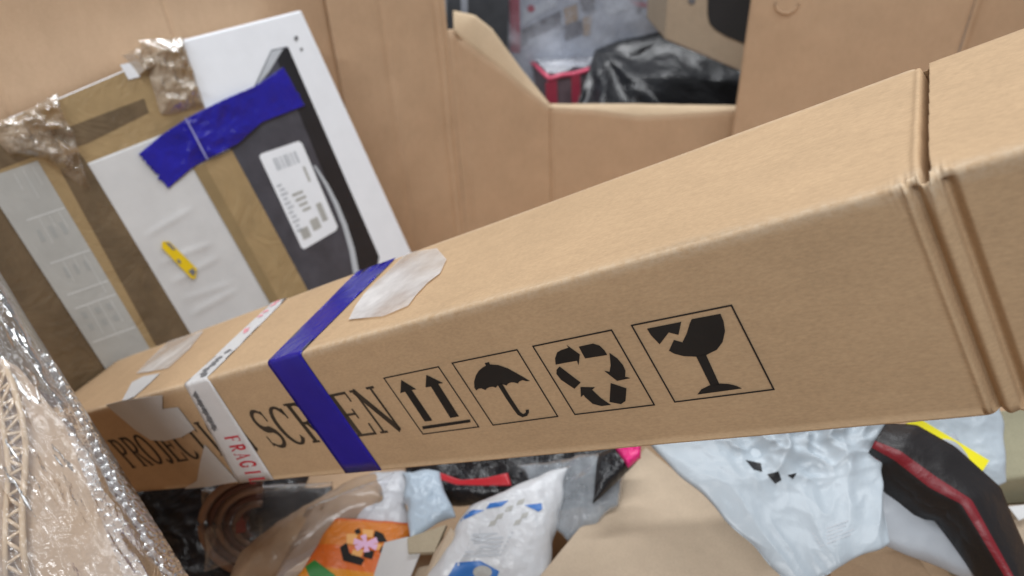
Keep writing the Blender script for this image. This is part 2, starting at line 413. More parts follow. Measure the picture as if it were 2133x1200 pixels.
# panels of the cut-out: edge heights read off the photo
def topz(pts, p, d, a, b):
    tab = sorted(((vhit(x, y, p, d) - a).to_2d().length / (b - a).length, vhit(x, y, p, d).z) for x, y in pts)
    def f(s):
        if s <= tab[0][0]: return tab[0][1]
        for (s0, z0), (s1, z1) in zip(tab, tab[1:]):
            if s <= s1: return z0 + (z1 - z0) * (s - s0) / max(1e-6, s1 - s0)
        return tab[-1][1]
    return f
e1 = [(945, 62), (960, 78), (1040, 140), (1100, 190), (1145, 224)]
e2 = [(1145, 224), (1240, 230), (1330, 243), (1420, 238), (1560, 228)]
panel(C, D, topz(e1, C, dCD, C, D), [(.03, .01)], 3)
panel(D, E_, topz(e2, D, dDE, D, E_), [(.006, .006)], 4)
def lip(lo, hi, p, d, back):
    nrm = Vector((d.y, -d.x, 0))
    if nrm.dot(CAM - p) < 0: nrm = -nrm
    def sample(pl, k):
        k *= len(pl) - 1; i = min(len(pl) - 2, int(k)); f_ = k - i; return (pl[i][0] + (pl[i + 1][0] - pl[i][0]) * f_, pl[i][1] + (pl[i + 1][1] - pl[i][1]) * f_)
    P, nu, nv = [], 33, 9
    for j in range(nv):
        t = j / (nv - 1)
        for i in range(nu):
            a = hit(*sample(lo, i / (nu - 1)), p, nrm); b = hit(*sample(hi, i / (nu - 1)), p - nrm * back, nrm)
            q = a.lerp(b, t); q.z += .006 * math.sin(math.pi * t) + .001 * noise.noise(q * 30); P.append(q)
    return shell('fold_flap', P, nu, nv, lambda i, j: Vector((0, 0, -.008)) - nrm * .002, M_lip, binn)
lip(e1, [(944, 22), (990, 32), (1025, 60), (1085, 142), (1146, 217)], C, dCD, .045)
lip(e2, [(1146, 217), (1240, 216), (1330, 216), (1420, 218), (1560, 220)], D, dDE, .035)
# right-hand panels stand in front of the cut
G = vhit(1530, 240, E_ - Vector((0, .10, 0)), az(100)); G.z = 0; dGH = az(112); Hh = vhit(2012, 60, G, dGH); Hh.z = 0; dHI = az(150); I_ = Hh + dHI * .7
panel(G, Hh, lambda s: RIM, [], 5, .007); panel(Hh, I_, lambda s: RIM, [(.008, .01)], 6)
hole = vhit(1640, 2, G, dGH)
gn = Vector((dGH.y, -dGH.x, 0)); gn = gn if gn.dot(CAM - hole) > 0 else -gn
ring = [hole + gn * .006 + (dGH * math.cos(a) + Vector((0, 0, 1)) * math.sin(a)) * .034 for a in [math.pi * 1.05 + k * math.pi * .9 / 16 for k in range(17)]]
tube('punched_handle_edge', ring, .004, M_bin, binn)
# near side, out of view; walls raised, left one pulled in, to shade the bin
J = Vector((I_.x - .15, -.25, 0)); K = Vector((-.46, -.25, 0))
panel(I_, J, lambda s: .72, [], 7); panel(J, K, lambda s: .85, [], 8); panel(K, A, lambda s: RIM, [], 9)
ring_pts = [A, B, C, D, E_, Hh, I_, J, K]
prism('base_sheet', [Vector((v.x, v.y, BASE)) for v in ring_pts], Vector((0, 0, -.02)), M_bin, binn, 0)

# ------------------------------------------------------------------ long carton
LM = Matrix(((Ld.x, Lb.x, -Lv.x, P0.x), (Ld.y, Lb.y, -Lv.y, P0.y), (Ld.z, Lb.z, -Lv.z, P0.z), (0, 0, 0, 1)))
LM = LM @ Matrix.Translation(Vector((U0, LW / 2, -LH)))
longc = thing('long_carton', 'long kraft carton lying at a slant, printed SCREEN and four handling symbols', 'carton', LM)
def L3(u, w, v): return P0 + Ld * u + Lb * w + Lv * v
RAD = .0035
def perim():
    pts = []                                       # (w, v, nw, nv, side)
    def line(a, b, n, nrm, sd):
        for i in range(n): k = i / n; pts.append((a[0] + (b[0] - a[0]) * k, a[1] + (b[1] - a[1]) * k, *nrm, sd))
    def corner(cw, cv, a0, sd):
        for i in range(5): a = math.radians(a0 + i * 22.5); pts.append((cw + RAD * math.cos(a), cv + RAD * math.sin(a), math.cos(a), math.sin(a), sd))
    r = RAD
    line((0, LH - r), (0, r), 26, (-1, 0), 'f'); corner(r, r, 180, 'ft')
    line((r + .0005, 0), (LW - r, 0), 28, (0, -1), 't'); corner(LW - r, r, 270, 'tb')
    line((LW, r + .0005), (LW, LH - r), 12, (1, 0), 'b'); corner(LW - r, LH - r, 0, 'bu')
    line((LW - r - .0005, LH), (r, LH), 12, (0, 1), 'u'); corner(r, LH - r, 90, 'uf')
    return pts
PER = perim()
def bmp(u, c, w): return math.exp(-((u - c) / w) ** 2)
def sstep(a, b, x): x = min(1, max(0, (x - a) / (b - a))); return x * x * (3 - 2 * x)
def front_off(u, v):
    sl = .004 * (v / LH)                           # the creases lean a little
    c = u - sl
    return .0018 * bmp(c, .3392, .0022) - .0065 * bmp(c, .3442, .0024) + .0022 * bmp(c, .3500, .0030) - .0062 * (1 - sstep(.3580, .3640, c)) * sstep(.3545, .3575, c)
def top_off(u, w):
    c = u - .006 * (w / LW) - .0004 * noise.noise(Vector((w * 60, 0, 3))) - .0012 * bmp(w, .012, .010)
    o = .0012 * bmp(c, .3440, .0022)
    o -= .020 * sstep(.3455, .3492, c) * (1 - sstep(.3504, .3512, c)); o += .0020 * sstep(.3502, .3510, c)
    return o
def Lsurf(u, w, v, nw, nv_, sd, off=0):
    h = off
    ff = front_off(u, v); tt = top_off(u, w)
    if sd == 'f': h += ff
    elif sd == 't': h += tt
    elif sd == 'ft': k = min(1, max(0, -nv_)); h += ff * (1 - k) + max(tt, -.007) * k
    elif sd in ('b', 'tb', 'bu'): h += -.006 * bmp(u, .353, .004)
    elif sd in ('u', 'uf'): h += -.006 * bmp(u, .352, .005)
    q = Vector((u * 5, w * 8, v * 8))
    if sd not in ('f',): h += .0006 * noise.noise(q * 2)
    if sd == 't': h += .0014 * noise.noise(Vector((u * 7, w * 6, 4)))
    if sd in ('ft', 'f', 't'):
        ed = max(w, v) if sd != 'f' else v
        if sd == 't': ed = w
        e = math.exp(-(ed / .012) ** 2); h += e * .0009 * noise.noise(Vector((u * 45, 2, 1)))
        h += .0035 * e * bmp(u, .3475, .012) * noise.noise(Vector((u * 420, w * 260, v * 260)))
    return L3(u, w + nw * h, v + nv_ * h)
us = [U0 + i * (.325 - U0) / 110 for i in range(111)] + [.325 + i * .0006 for i in range(1, 78)] + [.3718 + i * (U1 - .3718) / 16 for i in range(1, 17)]
V, Fs, WE = [], [], []; npr = len(PER)
for u in us:
    for (w, v, nw, nv_, sd) in PER:
        V.append(Lsurf(u, w, v, nw, nv_, sd))
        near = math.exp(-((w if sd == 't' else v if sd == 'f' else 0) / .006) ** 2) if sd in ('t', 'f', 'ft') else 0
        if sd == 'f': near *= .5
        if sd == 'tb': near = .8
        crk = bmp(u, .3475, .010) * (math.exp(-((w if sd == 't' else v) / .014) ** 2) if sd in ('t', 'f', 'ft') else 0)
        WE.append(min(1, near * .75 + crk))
for i in range(len(us) - 1):
    for k in range(npr): a = i * npr + k; b = i * npr + (k + 1) % npr; Fs.append((b, a, a + npr, b + npr))
Fs.append(tuple(range(npr))); Fs.append(tuple(range((len(us) - 1) * npr, len(us) * npr))[::-1])
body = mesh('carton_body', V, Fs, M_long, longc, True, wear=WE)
def Lpx(px, py):
    p = hit(px, py, P0, Lb) - P0; return p.dot(Ld), p.dot(Lv)
def Ltop(px, py):
    p = hit(px, py, P0, Lv) - P0; return p.dot(Ld), p.dot(Lb)
INK = .0006
def fmap(u, v): return L3(u, -INK, v)
NF = -Lb
# handling symbols: shapes traced on the carton's front face
def c2(pts): return [Lpx(x / 2.4802 + 780, y / 2.4788 + 600) for x, y in pts]
frames = [[(50, 463), (332, 404), (540, 714), (252, 752)], [(403, 385), (738, 316), (948, 660), (614, 705)], [(820, 298), (1226, 214), (1447, 600), (1037, 650)], [(1330, 190), (1845, 86), (2064, 520), (1553, 585)]]
arrows = [[(140, 473), (217, 520), (193, 524), (300, 682), (262, 686), (160, 532), (136, 540)], [(270, 446), (355, 488), (330, 492), (437, 660), (394, 668), (294, 506), (266, 510)], [(248, 712), (494, 676), (498, 690), (252, 727)]]
umb = [[(572, 385), (592, 380), (598, 392), (640, 395), (690, 412), (740, 440), (775, 460), (803, 477), (785, 478), (768, 472), (752, 478), (742, 490), (725, 484), (705, 484), (692, 490), (685, 500), (665, 494), (640, 498), (628, 512), (615, 506), (598, 508), (582, 515), (576, 524), (555, 515), (540, 516), (527, 526), (518, 510), (517, 480), (525, 450), (540, 425), (560, 408), (578, 398)],
       stroke([(648, 492), (690, 560), (730, 620), (748, 645), (768, 656), (785, 650), (792, 638), (790, 626)], [22, 21, 20, 18, 17, 17, 16, 16])]
recy = [[(938, 392), (935, 360), (945, 330), (965, 318), (1005, 305), (995, 292), (1062, 340), (1056, 395), (1048, 372), (1000, 380)], [(1058, 300), (1130, 284), (1165, 295), (1190, 320), (1203, 342), (1090, 360)],
        [(1216, 333), (1255, 360), (1285, 395), (1298, 425), (1296, 455), (1322, 462), (1255, 476), (1190, 425), (1216, 430), (1222, 395)], [(1222, 488), (1303, 515), (1298, 580), (1275, 596), (1216, 585)],
        [(1066, 508), (1140, 510), (1125, 522), (1170, 565), (1222, 600), (1175, 606), (1130, 595), (1090, 560), (1082, 548), (1068, 560)], [(958, 403), (1066, 485), (1035, 517), (965, 470), (942, 440), (943, 418)]]
glass = [[(1640, 158), (1788, 130), (1805, 170), (1812, 220), (1800, 275), (1770, 315), (1715, 342), (1660, 350), (1600, 348), (1550, 335), (1523, 320), (1548, 265), (1592, 278), (1615, 230), (1630, 180)],
         [(1662, 346), (1712, 338), (1783, 494), (1740, 504)], [(1670, 546), (1690, 520), (1730, 500), (1780, 490), (1830, 492), (1870, 502), (1898, 515)], [(1410, 207), (1586, 172), (1572, 238), (1522, 225), (1475, 287), (1430, 240)]]
for nm, shp, fr in (('this_way_up_symbol', arrows, 0), ('keep_dry_symbol', umb, 1), ('recycling_symbol', recy, 2), ('fragile_glass_symbol', glass, 3)):
    s_ = flat(nm, [c2(p) for p in shp], fmap, M_ink, longc, .0003, NF)
    flat('symbol_frame', outline(c2(frames[fr]), .0011), fmap, M_ink, s_, .0003, NF)
# the lettering, one row
def word(txt, u0, pitch, v0, h, wd, mp, mat, parent, N, name='lettering'):
    polys = []
    for i, ch in enumerate(txt):
        if ch == 'I': u0 -= .008
        polys += [[(u0 + x * wd, v0 + y * h) for x, y in po] for po in glyph(ch)]
        u0 += {'I': .030, 'J': .029}.get(ch, pitch)
    return flat(name, polys, mp, mat, parent, .0003, N)
word('SCREEN', -.3800, .0398, .055, .0585, .037, fmap, M_ink_soft, longc, NF)
word('PROJECTION', -.776, .0398, .055, .0585, .037, fmap, M_ink_soft, longc, NF)

def band(name, mat, rows, off, parent=longc, n=10):
    """tape over top and front: rows = (face, coord, uL, uR); face t uses w, f uses v, u uses underside"""
    P = []; nu = n; R = []
    for (fa, c, ul, ur), (fb, c_, ul_, ur_) in zip(rows, rows[1:]):
        m = 10 if fa == fb else 4
        for k in range(m): R.append((fa if k < m / 2 else fb, c + (c_ - c) * k / m if fa == fb else (c if k < m / 2 else c_), ul + (ul_ - ul) * k / m, ur + (ur_ - ur) * k / m, fa != fb, k / m))
    fa, c, ul, ur = rows[-1]; R.append((fa, c, ul, ur, False, 0))
    for (fa, c, ul, ur, crn, k) in R:
        for i in range(nu):
            u = ul + (ur - ul) * i / (nu - 1)
            if crn:
                a = math.radians(270 - 90 * k) if rows[0][0] == 't' else 0
                P.append(Lsurf(u, RAD + RAD * math.cos(a), RAD + RAD * math.sin(a), math.cos(a), math.sin(a), 'ft', off))
            elif fa == 't': P.append(Lsurf(u, c, 0, 0, -1, 't', off + .0003 * noise.noise(Vector((u * 90, c * 50, 0)))))
            else: P.append(Lsurf(u, 0, c, -1, 0, 'f', off))
    if mat is M_clear_tape: return mesh(name, P, grid_faces(nu, len(R)), mat, parent)
    return shell(name, P, nu, len(R), lambda i, j: Lb * .0001, mat, parent)
def tu(px, py): return Ltop(px, py)[0]
def fu(px, py): return Lpx(px, py)[0]
band('blue_tape', M_blue, [('t', LW - .001, tu(746, 566), tu(826, 537)), ('t', RAD, tu(560, 752), tu(627, 736)), ('f', RAD, fu(558, 757), fu(628, 739)), ('f', LH - .002, fu(722, 986), fu(797, 979))], .0011)
frag = band('fragile_tape', M_fragile, [('t', LW - .001, tu(580, 622), tu(612, 610)), ('t', RAD, tu(385, 800), tu(432, 787)), ('f', RAD, fu(385, 803), fu(436, 790)), ('f', LH - .002, fu(497, 1006), fu(573, 1000))], .0010)
def toppatch(name, rows, off, mat):
    R = [(Ltop(*a), Ltop(*b)) for a, b in rows]; P, nu, m = [], 14, 6
    for k in range((len(R) - 1) * m + 1):
        i = min(len(R) - 2, k // m); f_ = k / m - i; a = Vector(R[i][0]).lerp(Vector(R[i + 1][0]), f_); b = Vector(R[i][1]).lerp(Vector(R[i + 1][1]), f_)
        for q_ in range(nu):
            u, w = a.lerp(b, q_ / (nu - 1)); w = min(w, LW - .003); P.append(Lsurf(u, w, 0, 0, -1, 't', off + .0002 * noise.noise(Vector((u * 60, w * 60, 2)))))
    return mesh(name, P, grid_faces(nu, (len(R) - 1) * m + 1), mat, longc)
toppatch('clear_tape', [((852, 528), (912, 520)), ((832, 545), (932, 543)), ((805, 572), (918, 572)), ((782, 592), (892, 592)), ((760, 615), (868, 618)), ((742, 640), (852, 640)), ((728, 668), (800, 662))], .0019, M_clear_tape)
toppatch('clear_tape', [((352, 712), (425, 690)), ((318, 745), (395, 728)), ((285, 780), (352, 768))], .0016, M_clear_tape)
# FRAGILE down the tape, red
def tapemap(a, b):
    """a: 0..1 down the tape on the front, b: 0..1 across it"""
    v = RAD + (LH - RAD) * a; ul = fu(385, 803) + (fu(497, 1006) - fu(385, 803)) * a; ur = fu(436, 790) + (fu(573, 1000) - fu(436, 790)) * a
    return L3(ul + (ur - ul) * b, -.0016, v)
polys = []; T_, t_ = .27, .15
for i, ch in enumerate('FRAGIL'):
    for po in glyph(ch): polys.append([(.50 + i * .088 + x * .066, .80 - y * .44) for x, y in po])
T_, t_ = .17, .06
# letters stand with their heads to the right of the strip
polys = [[(.50 + (p[0] - .50), p[1]) for p in po] for po in polys]
flat('red_lettering', polys, lambda a, b: tapemap(a, b), M_red, frag, .0002, NF)
sq = []
for i in range(9): sq.append(stroke([(.06 + i * .040, .30), (.075 + i * .040, .10 + .1 * (i % 2)), (.09 + i * .040, .32), (.10 + i * .04, .16)], .035))
flat('small_lettering', sq, lambda a, b: tapemap(a, b), M_grey_ink, frag, .0002, NF)
def taptop(a, b):
    w = RAD + (LW - RAD) * a; ul = tu(385, 800) + (tu(580, 622) - tu(385, 800)) * a; ur = tu(432, 787) + (tu(612, 610) - tu(432, 787)) * a
    return Lsurf(ul + (ur - ul) * b, w, 0, 0, -1, 't', .0016)
def blob(a, b, ra, rb, k=0): return [(a + ra * math.cos(i * math.tau / 9) * (1 + .3 * math.sin(i * 2.3 + k)), b + rb * math.sin(i * math.tau / 9) * (1 + .3 * math.cos(i * 1.7 + k))) for i in range(9)]
flat('dark_marks', [blob(a, b, .022, .14, a * 9) for a, b in ((.03, .75), (.07, .55), (.12, .45), (.16, .55), (.20, .5), (.24, .5), (.31, .62))], taptop, M_grey_ink, frag, .0002, -Lv)
flat('pink_marks', [blob(a, b, .02, .16, a * 9) for a, b in ((.56, .45), (.60, .30), (.78, .3), (.84, .35), (.93, .4), (.97, .45))], taptop, M_pink, frag, .0002, -Lv)
# torn white label remains
def lab(name, poly, z, mat=M_paper):
    return flat(name, [[Lpx(*p) for p in poly]], lambda u, v: L3(u, -z, v), mat, longc, .0004, NF)
lab('torn_paper_label', [(222, 842), (260, 832), (340, 822), (340, 851), (372, 847), (407, 893), (380, 909), (345, 917), (315, 915), (285, 895)], .0013)
lab('torn_paper_label', [(428, 925), (496, 1001), (440, 1012), (385, 1017), (412, 1000), (418, 965)], .0013)
flat('torn_paper_label', [[Ltop(*p) for p in [(255, 838), (276, 798), (300, 785), (334, 779), (310, 803), (280, 828)]]], lambda u, w: Lsurf(u, w, 0, 0, -1, 't', .0012), M_paper, longc, .0003, -Lv)
# ------------------------------------------------------------------ television carton leaning on the bin wall
def TVL(p): return (p - TP).dot(Hd), (p - TP).dot(TD)
tcorner = tv(628, 20)
botd = .74
outl = [(628, 20), (380, 82), (300, 122), (268, 142), (120, 205), (0, 252), (-140, 310)]
top3 = [tv(*p) for p in outl]
rb = tcorner + TD * botd; lb = top3[-1] + TD * ((rb - top3[-1]).dot(TD))
TM = Matrix(((Hd.x, -TN.x, -TD.x, rb.x), (Hd.y, -TN.y, -TD.y, rb.y), (Hd.z, -TN.z, -TD.z, rb.z), (0, 0, 0, 1)))
telly = thing('television_carton', 'white carton with printed dark screen and blue tape, leaning on the bin wall', 'carton', TM)
prism('carton_body', top3 + [lb, rb], -TN * TTH, M_white, telly, .006)
def stick(name, poly, off, mat, parent=None, th=.0004, wav=0, label=None):
    """sheet stuck on the carton's face: outline in photo pixels, on the carton's plane"""
    o = flat(name, [[(x, y) for x, y in poly]], lambda x, y: tv(x, y, off), mat, parent or telly, th, TN)
    if label: o['label'] = label
    return o
stick('screen_print', [(565, 104), (598, 97), (790, 535), (785, 560), (640, 620), (560, 480), (478, 310), (520, 200)], .0006, M_dark_print)
stick('screen_print', [(572, 112), (600, 98), (790, 535), (778, 570), (745, 560), (690, 400)], .0010, M_bezel)
wl = []
arcp = [(655, 345), (680, 385), (700, 425), (718, 470), (733, 520), (742, 570)]
stick('cable_print', stroke(arcp, [4, 7, 9, 10, 11, 12]), .0015, M_pale_ink)
stick('screen_shine', [(566, 106), (590, 101), (560, 150), (530, 185)], .0016, M_pale_ink)
for x, y, r in ((617, 80, 4.5), (628, 103, 3)): stick('ink_dot', arc(x, y, r, r * 1.3, 0, 330, 8), .0006, M_grey_ink)
pl = stick('product_label', [(540, 326), (545, 320), (622, 294), (629, 299), (703, 472), (700, 480), (634, 519), (628, 516)], .0018, M_white)
def lm_(a, b):
    q = [(543, 323), (627, 296), (703, 478), (630, 519)]; x = (q[0][0] * (1 - a) + q[1][0] * a) * (1 - b) + (q[3][0] * (1 - a) + q[2][0] * a) * b; y = (q[0][1] * (1 - a) + q[1][1] * a) * (1 - b) + (q[3][1] * (1 - a) + q[2][1] * a) * b
    return tv(x, y, .0023)
def rect(a, b, c, d): return [(a, b), (c, b), (c, d), (a, d)]
bars = [rect(.22 + i * .085, .07, .22 + i * .085 + (.04 if i % 3 else .065), .20) for i in range(7)] + [rect(.05 + .02 * (i % 2), .33 + i * .048, .17 + .03 * (i % 3), .355 + i * .048) for i in range(11)]
flat('label_lettering', bars, lm_, M_pale_ink, pl, .0002, TN)
flat('label_lettering', [rect(.30 + .03 * i, .47 + i * .06, .58 + .02 * (i % 2), .50 + i * .06) for i in range(4)] + [rect(.12, .82, .34, .93), rect(.44, .78, .66, .9), rect(.74, .66, .88, .86), rect(.80, .25, .86, .42)], lm_, M_papergrey, pl, .0002, TN)
# brown tape and paper patches, each stuck over the last
stick('brown_tape', [(-140, 312), (0, 254), (122, 207), (270, 144), (330, 112), (380, 84), (428, 228), (300, 310), (180, 345), (90, 345), (-140, 420)], .0012, M_tan_tape)
stick('brown_tape', [(-140, 330), (0, 300), (60, 280), (150, 262), (300, 205), (310, 235), (180, 300), (60, 330), (-140, 405)], .0018, M_brown_tape)
stick('brown_tape', [(-140, 410), (0, 370), (320, 860), (250, 900), (-140, 700)], .0014, M_brown_tape)
def folded_sheet(q, n=60, m=80):
    P = []
    for j in range(m):
        for i in range(n):
            a, b = i / (n - 1), j / (m - 1); x = (q[0][0] * (1 - a) + q[1][0] * a) * (1 - b) + (q[3][0] * (1 - a) + q[2][0] * a) * b; y = (q[0][1] * (1 - a) + q[1][1] * a) * (1 - b) + (q[3][1] * (1 - a) + q[2][1] * a) * b
            e = min(1, max(0, min(a - .10, .62 - a) * 9)) * min(1, max(0, b - .2) * 6); p = tv(x, y)
            fold = sum(w_ * math.exp(-((b + .10 * a * k_ - c_) / .012) ** 2) for c_, k_, w_ in ((.40, .6, .8), (.52, -.4, 1.0), (.63, .3, .9), (.70, -.8, .7), (.79, .2, .9)))
            P.append(tv(x, y, .0020 + e * (.0022 * fold + .003 * (.5 + crease(p, 5, 2)))))
    return shell('paper_sheet', P, n, m, lambda i, j: -TN * .0003, M_paper, telly)
folded_sheet([(178, 342), (410, 252), (640, 640), (420, 760)])
stick('tan_tape', [(402, 350), (482, 312), (660, 640), (590, 680)], .0030, M_tan_tape)
stick('tan_tape_edge', [(402, 350), (425, 340), (600, 660), (590, 680)], .0036, solid('tan_tape_double', (.28, .20, .10), .25, .5, .08, .10, 10, .002))
stick('brown_tape', [(78, 336), (120, 290), (165, 320), (182, 342), (430, 750), (335, 780)], .0024, M_tan_tape)
stick('brown_tape', [(112, 330), (165, 318), (184, 344), (430, 750), (355, 775)], .0030, M_brown_tape)
gl = stick('grey_address_label', [(-20, 368), (78, 335), (335, 765), (240, 800), (-20, 400)], .0034, M_papergrey)
def gm(a, b):
    q = [(0, 360), (78, 335), (317, 735), (222, 770)]; x = (q[0][0] * (1 - a) + q[1][0] * a) * (1 - b) + (q[3][0] * (1 - a) + q[2][0] * a) * b; y = (q[0][1] * (1 - a) + q[1][1] * a) * (1 - b) + (q[3][1] * (1 - a) + q[2][1] * a) * b
    return tv(x, y, .0040)
rl = random.Random(3)
flat('label_lettering', [rect(a, b, a + .012, b + rl.uniform(.05, .2)) for a in (.3, .55, .8) for b in (.02, .25, .47, .7)] + [rect(.02, b, .97, b + .006) for b in (.24, .46, .62, .69, .86)], gm, solid('pale_grey_ink', (.62, .63, .62), .5), gl, .0002, TN)
flat('label_lettering', [rect(a, b, a + rl.uniform(.05, .09), b + .05) for a in (.22, .46, .7) for b in (.50,)] + [rect(a, b, a + .1, b + .03) for a in (.1, .4, .66) for b in (.3, .33, .72, .78)], gm, solid('mid_grey_ink', (.36, .37, .36), .5), gl, .0002, TN)
ys = stick('yellow_sticker', [(338, 503), (352, 503), (410, 560), (407, 581), (398, 580), (337, 516)], .0080, M_yellow)
stick('sticker_lettering', [(344, 505), (353, 506), (366, 520), (360, 521)], .0088, M_grey_ink, ys); stick('sticker_lettering', [(392, 565), (402, 558), (408, 566), (403, 576)], .0088, M_grey_ink, ys)
stick('sticker_lettering', [(368, 540), (374, 541), (378, 549), (371, 548)], .0088, M_grey_ink, ys)
# blue tape piece: a wavy strip with a fold line
def strip(name, up, lo, mat, parent, n=40, m=14, off=.004, amp=.003, f=20, plane=tv):
    def samp(pl, k):
        k *= len(pl) - 1; i = min(len(pl) - 2, int(k)); f_ = k - i; return pl[i][0] + (pl[i + 1][0] - pl[i][0]) * f_, pl[i][1] + (pl[i + 1][1] - pl[i][1]) * f_
    P = []
    for j in range(m):
        for i in range(n):
            a = samp(up, i / (n - 1)); b = samp(lo, i / (n - 1)); k = j / (m - 1); x, y = a[0] + (b[0] - a[0]) * k, a[1] + (b[1] - a[1]) * k
            if name == 'blue_tape': jag = 9 * noise.noise(Vector((k * 9, 0, 1))) + 5 * noise.noise(Vector((k * 27, 3, 1))); x += jag * (max(0, 1 - i / 6) - max(0, 1 - (n - 1 - i) / 6) * .4)
            p0 = plane(x, y, 0); mid = math.exp(-((i / (n - 1) - .5) / .22) ** 2) if name == 'blue_tape' else 1; P.append(plane(x, y, off + amp * (.25 + .75 * mid) * (.5 + crease(p0, f))))
    return shell(name, P, n, m, lambda i, j: -TN * .0005, mat, parent)
strip('blue_tape', [(290, 320), (335, 282), (395, 243), (470, 205), (530, 180), (590, 140)], [(350, 393), (400, 350), (432, 332), (495, 300), (545, 255), (636, 220)], solid('blue_tape_creased', (.017, .013, .30), .17, .5, .15, .24, 14, .005), telly, 90, 40, amp=.011, off=.005, f=13)
stick('fold_line', stroke([(386, 246), (402, 275), (420, 310), (432, 332)], [2.5, 3, 3.5, 2.5]), .0185, solid('fold_white', (.34, .34, .60), .3), None, .0004)
# bunched, yellowed clear tape at the crushed top corner
def bunch(name, q, amp, seed, f=26, off=.012):
    P, n, m = [], 46, 46; Q = [tv(*p) for p in q]
    for j in range(m):
        for i in range(n):
            s, t = i / (n - 1), j / (m - 1); p = bil(Q, s, t); e = min(1, min(s, 1 - s, t, 1 - t) * 7)
            p = p + (Hd * noise.noise(p * 18) + TD * noise.noise(p * 17 + Vector((5, 1, 0)))) * .010
            P.append(p + TN * (off * e + .0045 + amp * e * (crease(p + Vector((seed, 0, 0)), f, 5) + .35)))
    return mesh(name, P, grid_faces(n, m), M_film_tan, telly)
bunch('bunched_clear_tape', [(288, 92), (378, 80), (422, 222), (335, 238)], .022, 1)
bunch('bunched_clear_tape', [(40, 232), (120, 200), (190, 400), (95, 330)], .022, 2)
bunch('bunched_clear_tape', [(-30, 262), (70, 228), (160, 350), (20, 320)], .014, 4)
bunch('bunched_clear_tape', [(250, 118), (300, 100), (318, 150), (285, 160)], .018, 5)
stick('bare_white_corner', [(250, 135), (282, 128), (292, 160), (268, 166)], .0036, M_white)

# ================================================================== parcels in the bin
def Z(z, *pp): return [atz(x, y, z) for x, y in pp]
def T3(*pp): return [att(x, y, t) for x, y, t in pp]
def carton(name, label, quad, h, mat, bevel=.004, cat='box', group=None):
    ctr = sum(quad, Vector()) / 4
    o = thing(name, label, cat, Vector((ctr.x, ctr.y, ctr.z - h)), group)
    prism('carton_body', quad, Vector((0, 0, -h)), mat, o, bevel); return o

# kraft box under the grey mailer
kb = carton('kraft_box', 'plain kraft box with one corner up, half under the grey poly mailer', Z(.66, (1345, 930), (1790, 1290), (1400, 1500), (1040, 1300)), .30, M_kr2, .003)
qk = Z(.662, (1345, 936), (1370, 950), (1100, 1270), (1060, 1290))
# big grey mailer, crumpled at its head
def crumple(s, t):
    a = math.exp(-((s - .62) / .33) ** 2 - (t / .34) ** 2)
    return .070 * a * (crease(Vector((s * 1.6, t * 1.3, .4)), 1.9, 3)) + .008 * a + .006 * crease(Vector((s * 3 + t, t * 1.2 - s, 2)), 1.3, 2)
q = T3((1350, 922, .89), (1835, 872, .90), (1850, 1128, .80), (1655, 1225, .78))
gm1 = thing('poly_mailer', 'big silver-grey poly mailer, crumpled and torn at its top, lying on the kraft box', 'mailer', (q[0] + q[2]) / 2)
mbag = pillow('bag', q, .006, M_mailer, gm1, 150, 120, .003, 8, 3, .006, 10, .5, None, crumple)
def onq(q, off):
    n = (q[1] - q[0]).cross(q[3] - q[0]).normalized(); n = n if n.dot(CAM - q[0]) > 0 else -n
    return n, (lambda x, y: hit(x, y, q[0] + n * off, n))
n_, m_ = onq(q, .034)
decal('tear_hole', [[(1553, 958), (1585, 965), (1588, 983), (1570, 978)], [(1598, 988), (1622, 982), (1628, 1000), (1615, 1008)], [(1640, 990), (1660, 985), (1652, 998)]], mbag, M_mail_in, gm1)
def quadmap(c): return lambda a, b: tuple((c[0][k] * (1 - a) + c[1][k] * a) * (1 - b) + (c[3][k] * (1 - a) + c[2][k] * a) * b for k in (0, 1))
mq = quadmap([(1690, 1110), (1770, 1080), (1790, 1110), (1710, 1142)])
decal('printed_lines', [[mq(*p) for p in rect(.0, .05 + i * .2, .95 - .12 * (i % 3), .11 + i * .2)] for i in range(5)], mbag, M_pale_ink, gm1, .0006, 1)

# lower grey mailer and the black-red pouch lying across it
q2 = T3((1785, 950, .93), (1990, 900, .95), (2150, 1260, .83), (1770, 1105, .86))
gm2 = pillow('poly_mailer', q2, .02, M_mailer2, None, 50, 50, .008, 8, 5, .004)
tag(gm2, 'dull grey poly mailer underneath the black and red pouch', 'mailer')
M_pouch = bands('black_red_print', [(0, (.012, .011, .012)), (.36, (.20, .010, .018)), (.53, (.014, .012, .013))], 1, .42, .10)
q3 = T3((1838, 872, .885), (1925, 880, .89), (2190, 1230, .79), (2060, 1260, .78))
def pouch(name, label):
    up = [(1845, 880), (1910, 885), (1990, 930), (2085, 1015), (2110, 1080), (2150, 1170), (2190, 1260)]
    lo = [(1798, 962), (1835, 1000), (1905, 1065), (1955, 1070), (2000, 1130), (2060, 1220), (2090, 1270)]
    P, uv, n, m = [], [], 60, 26
    def samp(pl, k):
        k *= len(pl) - 1; i = min(len(pl) - 2, int(k)); f_ = k - i; return pl[i][0] + (pl[i + 1][0] - pl[i][0]) * f_, pl[i][1] + (pl[i + 1][1] - pl[i][1]) * f_
    for j in range(m):
        for i in range(n):
            s, k = i / (n - 1), j / (m - 1); a, b = samp(up, s), samp(lo, s); x, y = a[0] + (b[0] - a[0]) * k, a[1] + (b[1] - a[1]) * k
            t = .885 - .08 * s - .030 * math.sin(math.pi * k); p = att(x, y, t); p = att(x, y, t + .006 * crease(p, 9)); P.append(p); uv.append((s, 1 - k))
    return tag(shell(name, P, n, m, lambda i, j: -(Vector((0, 0, 1)) * .014), M_pouch, None, True, uv), label, 'pouch')
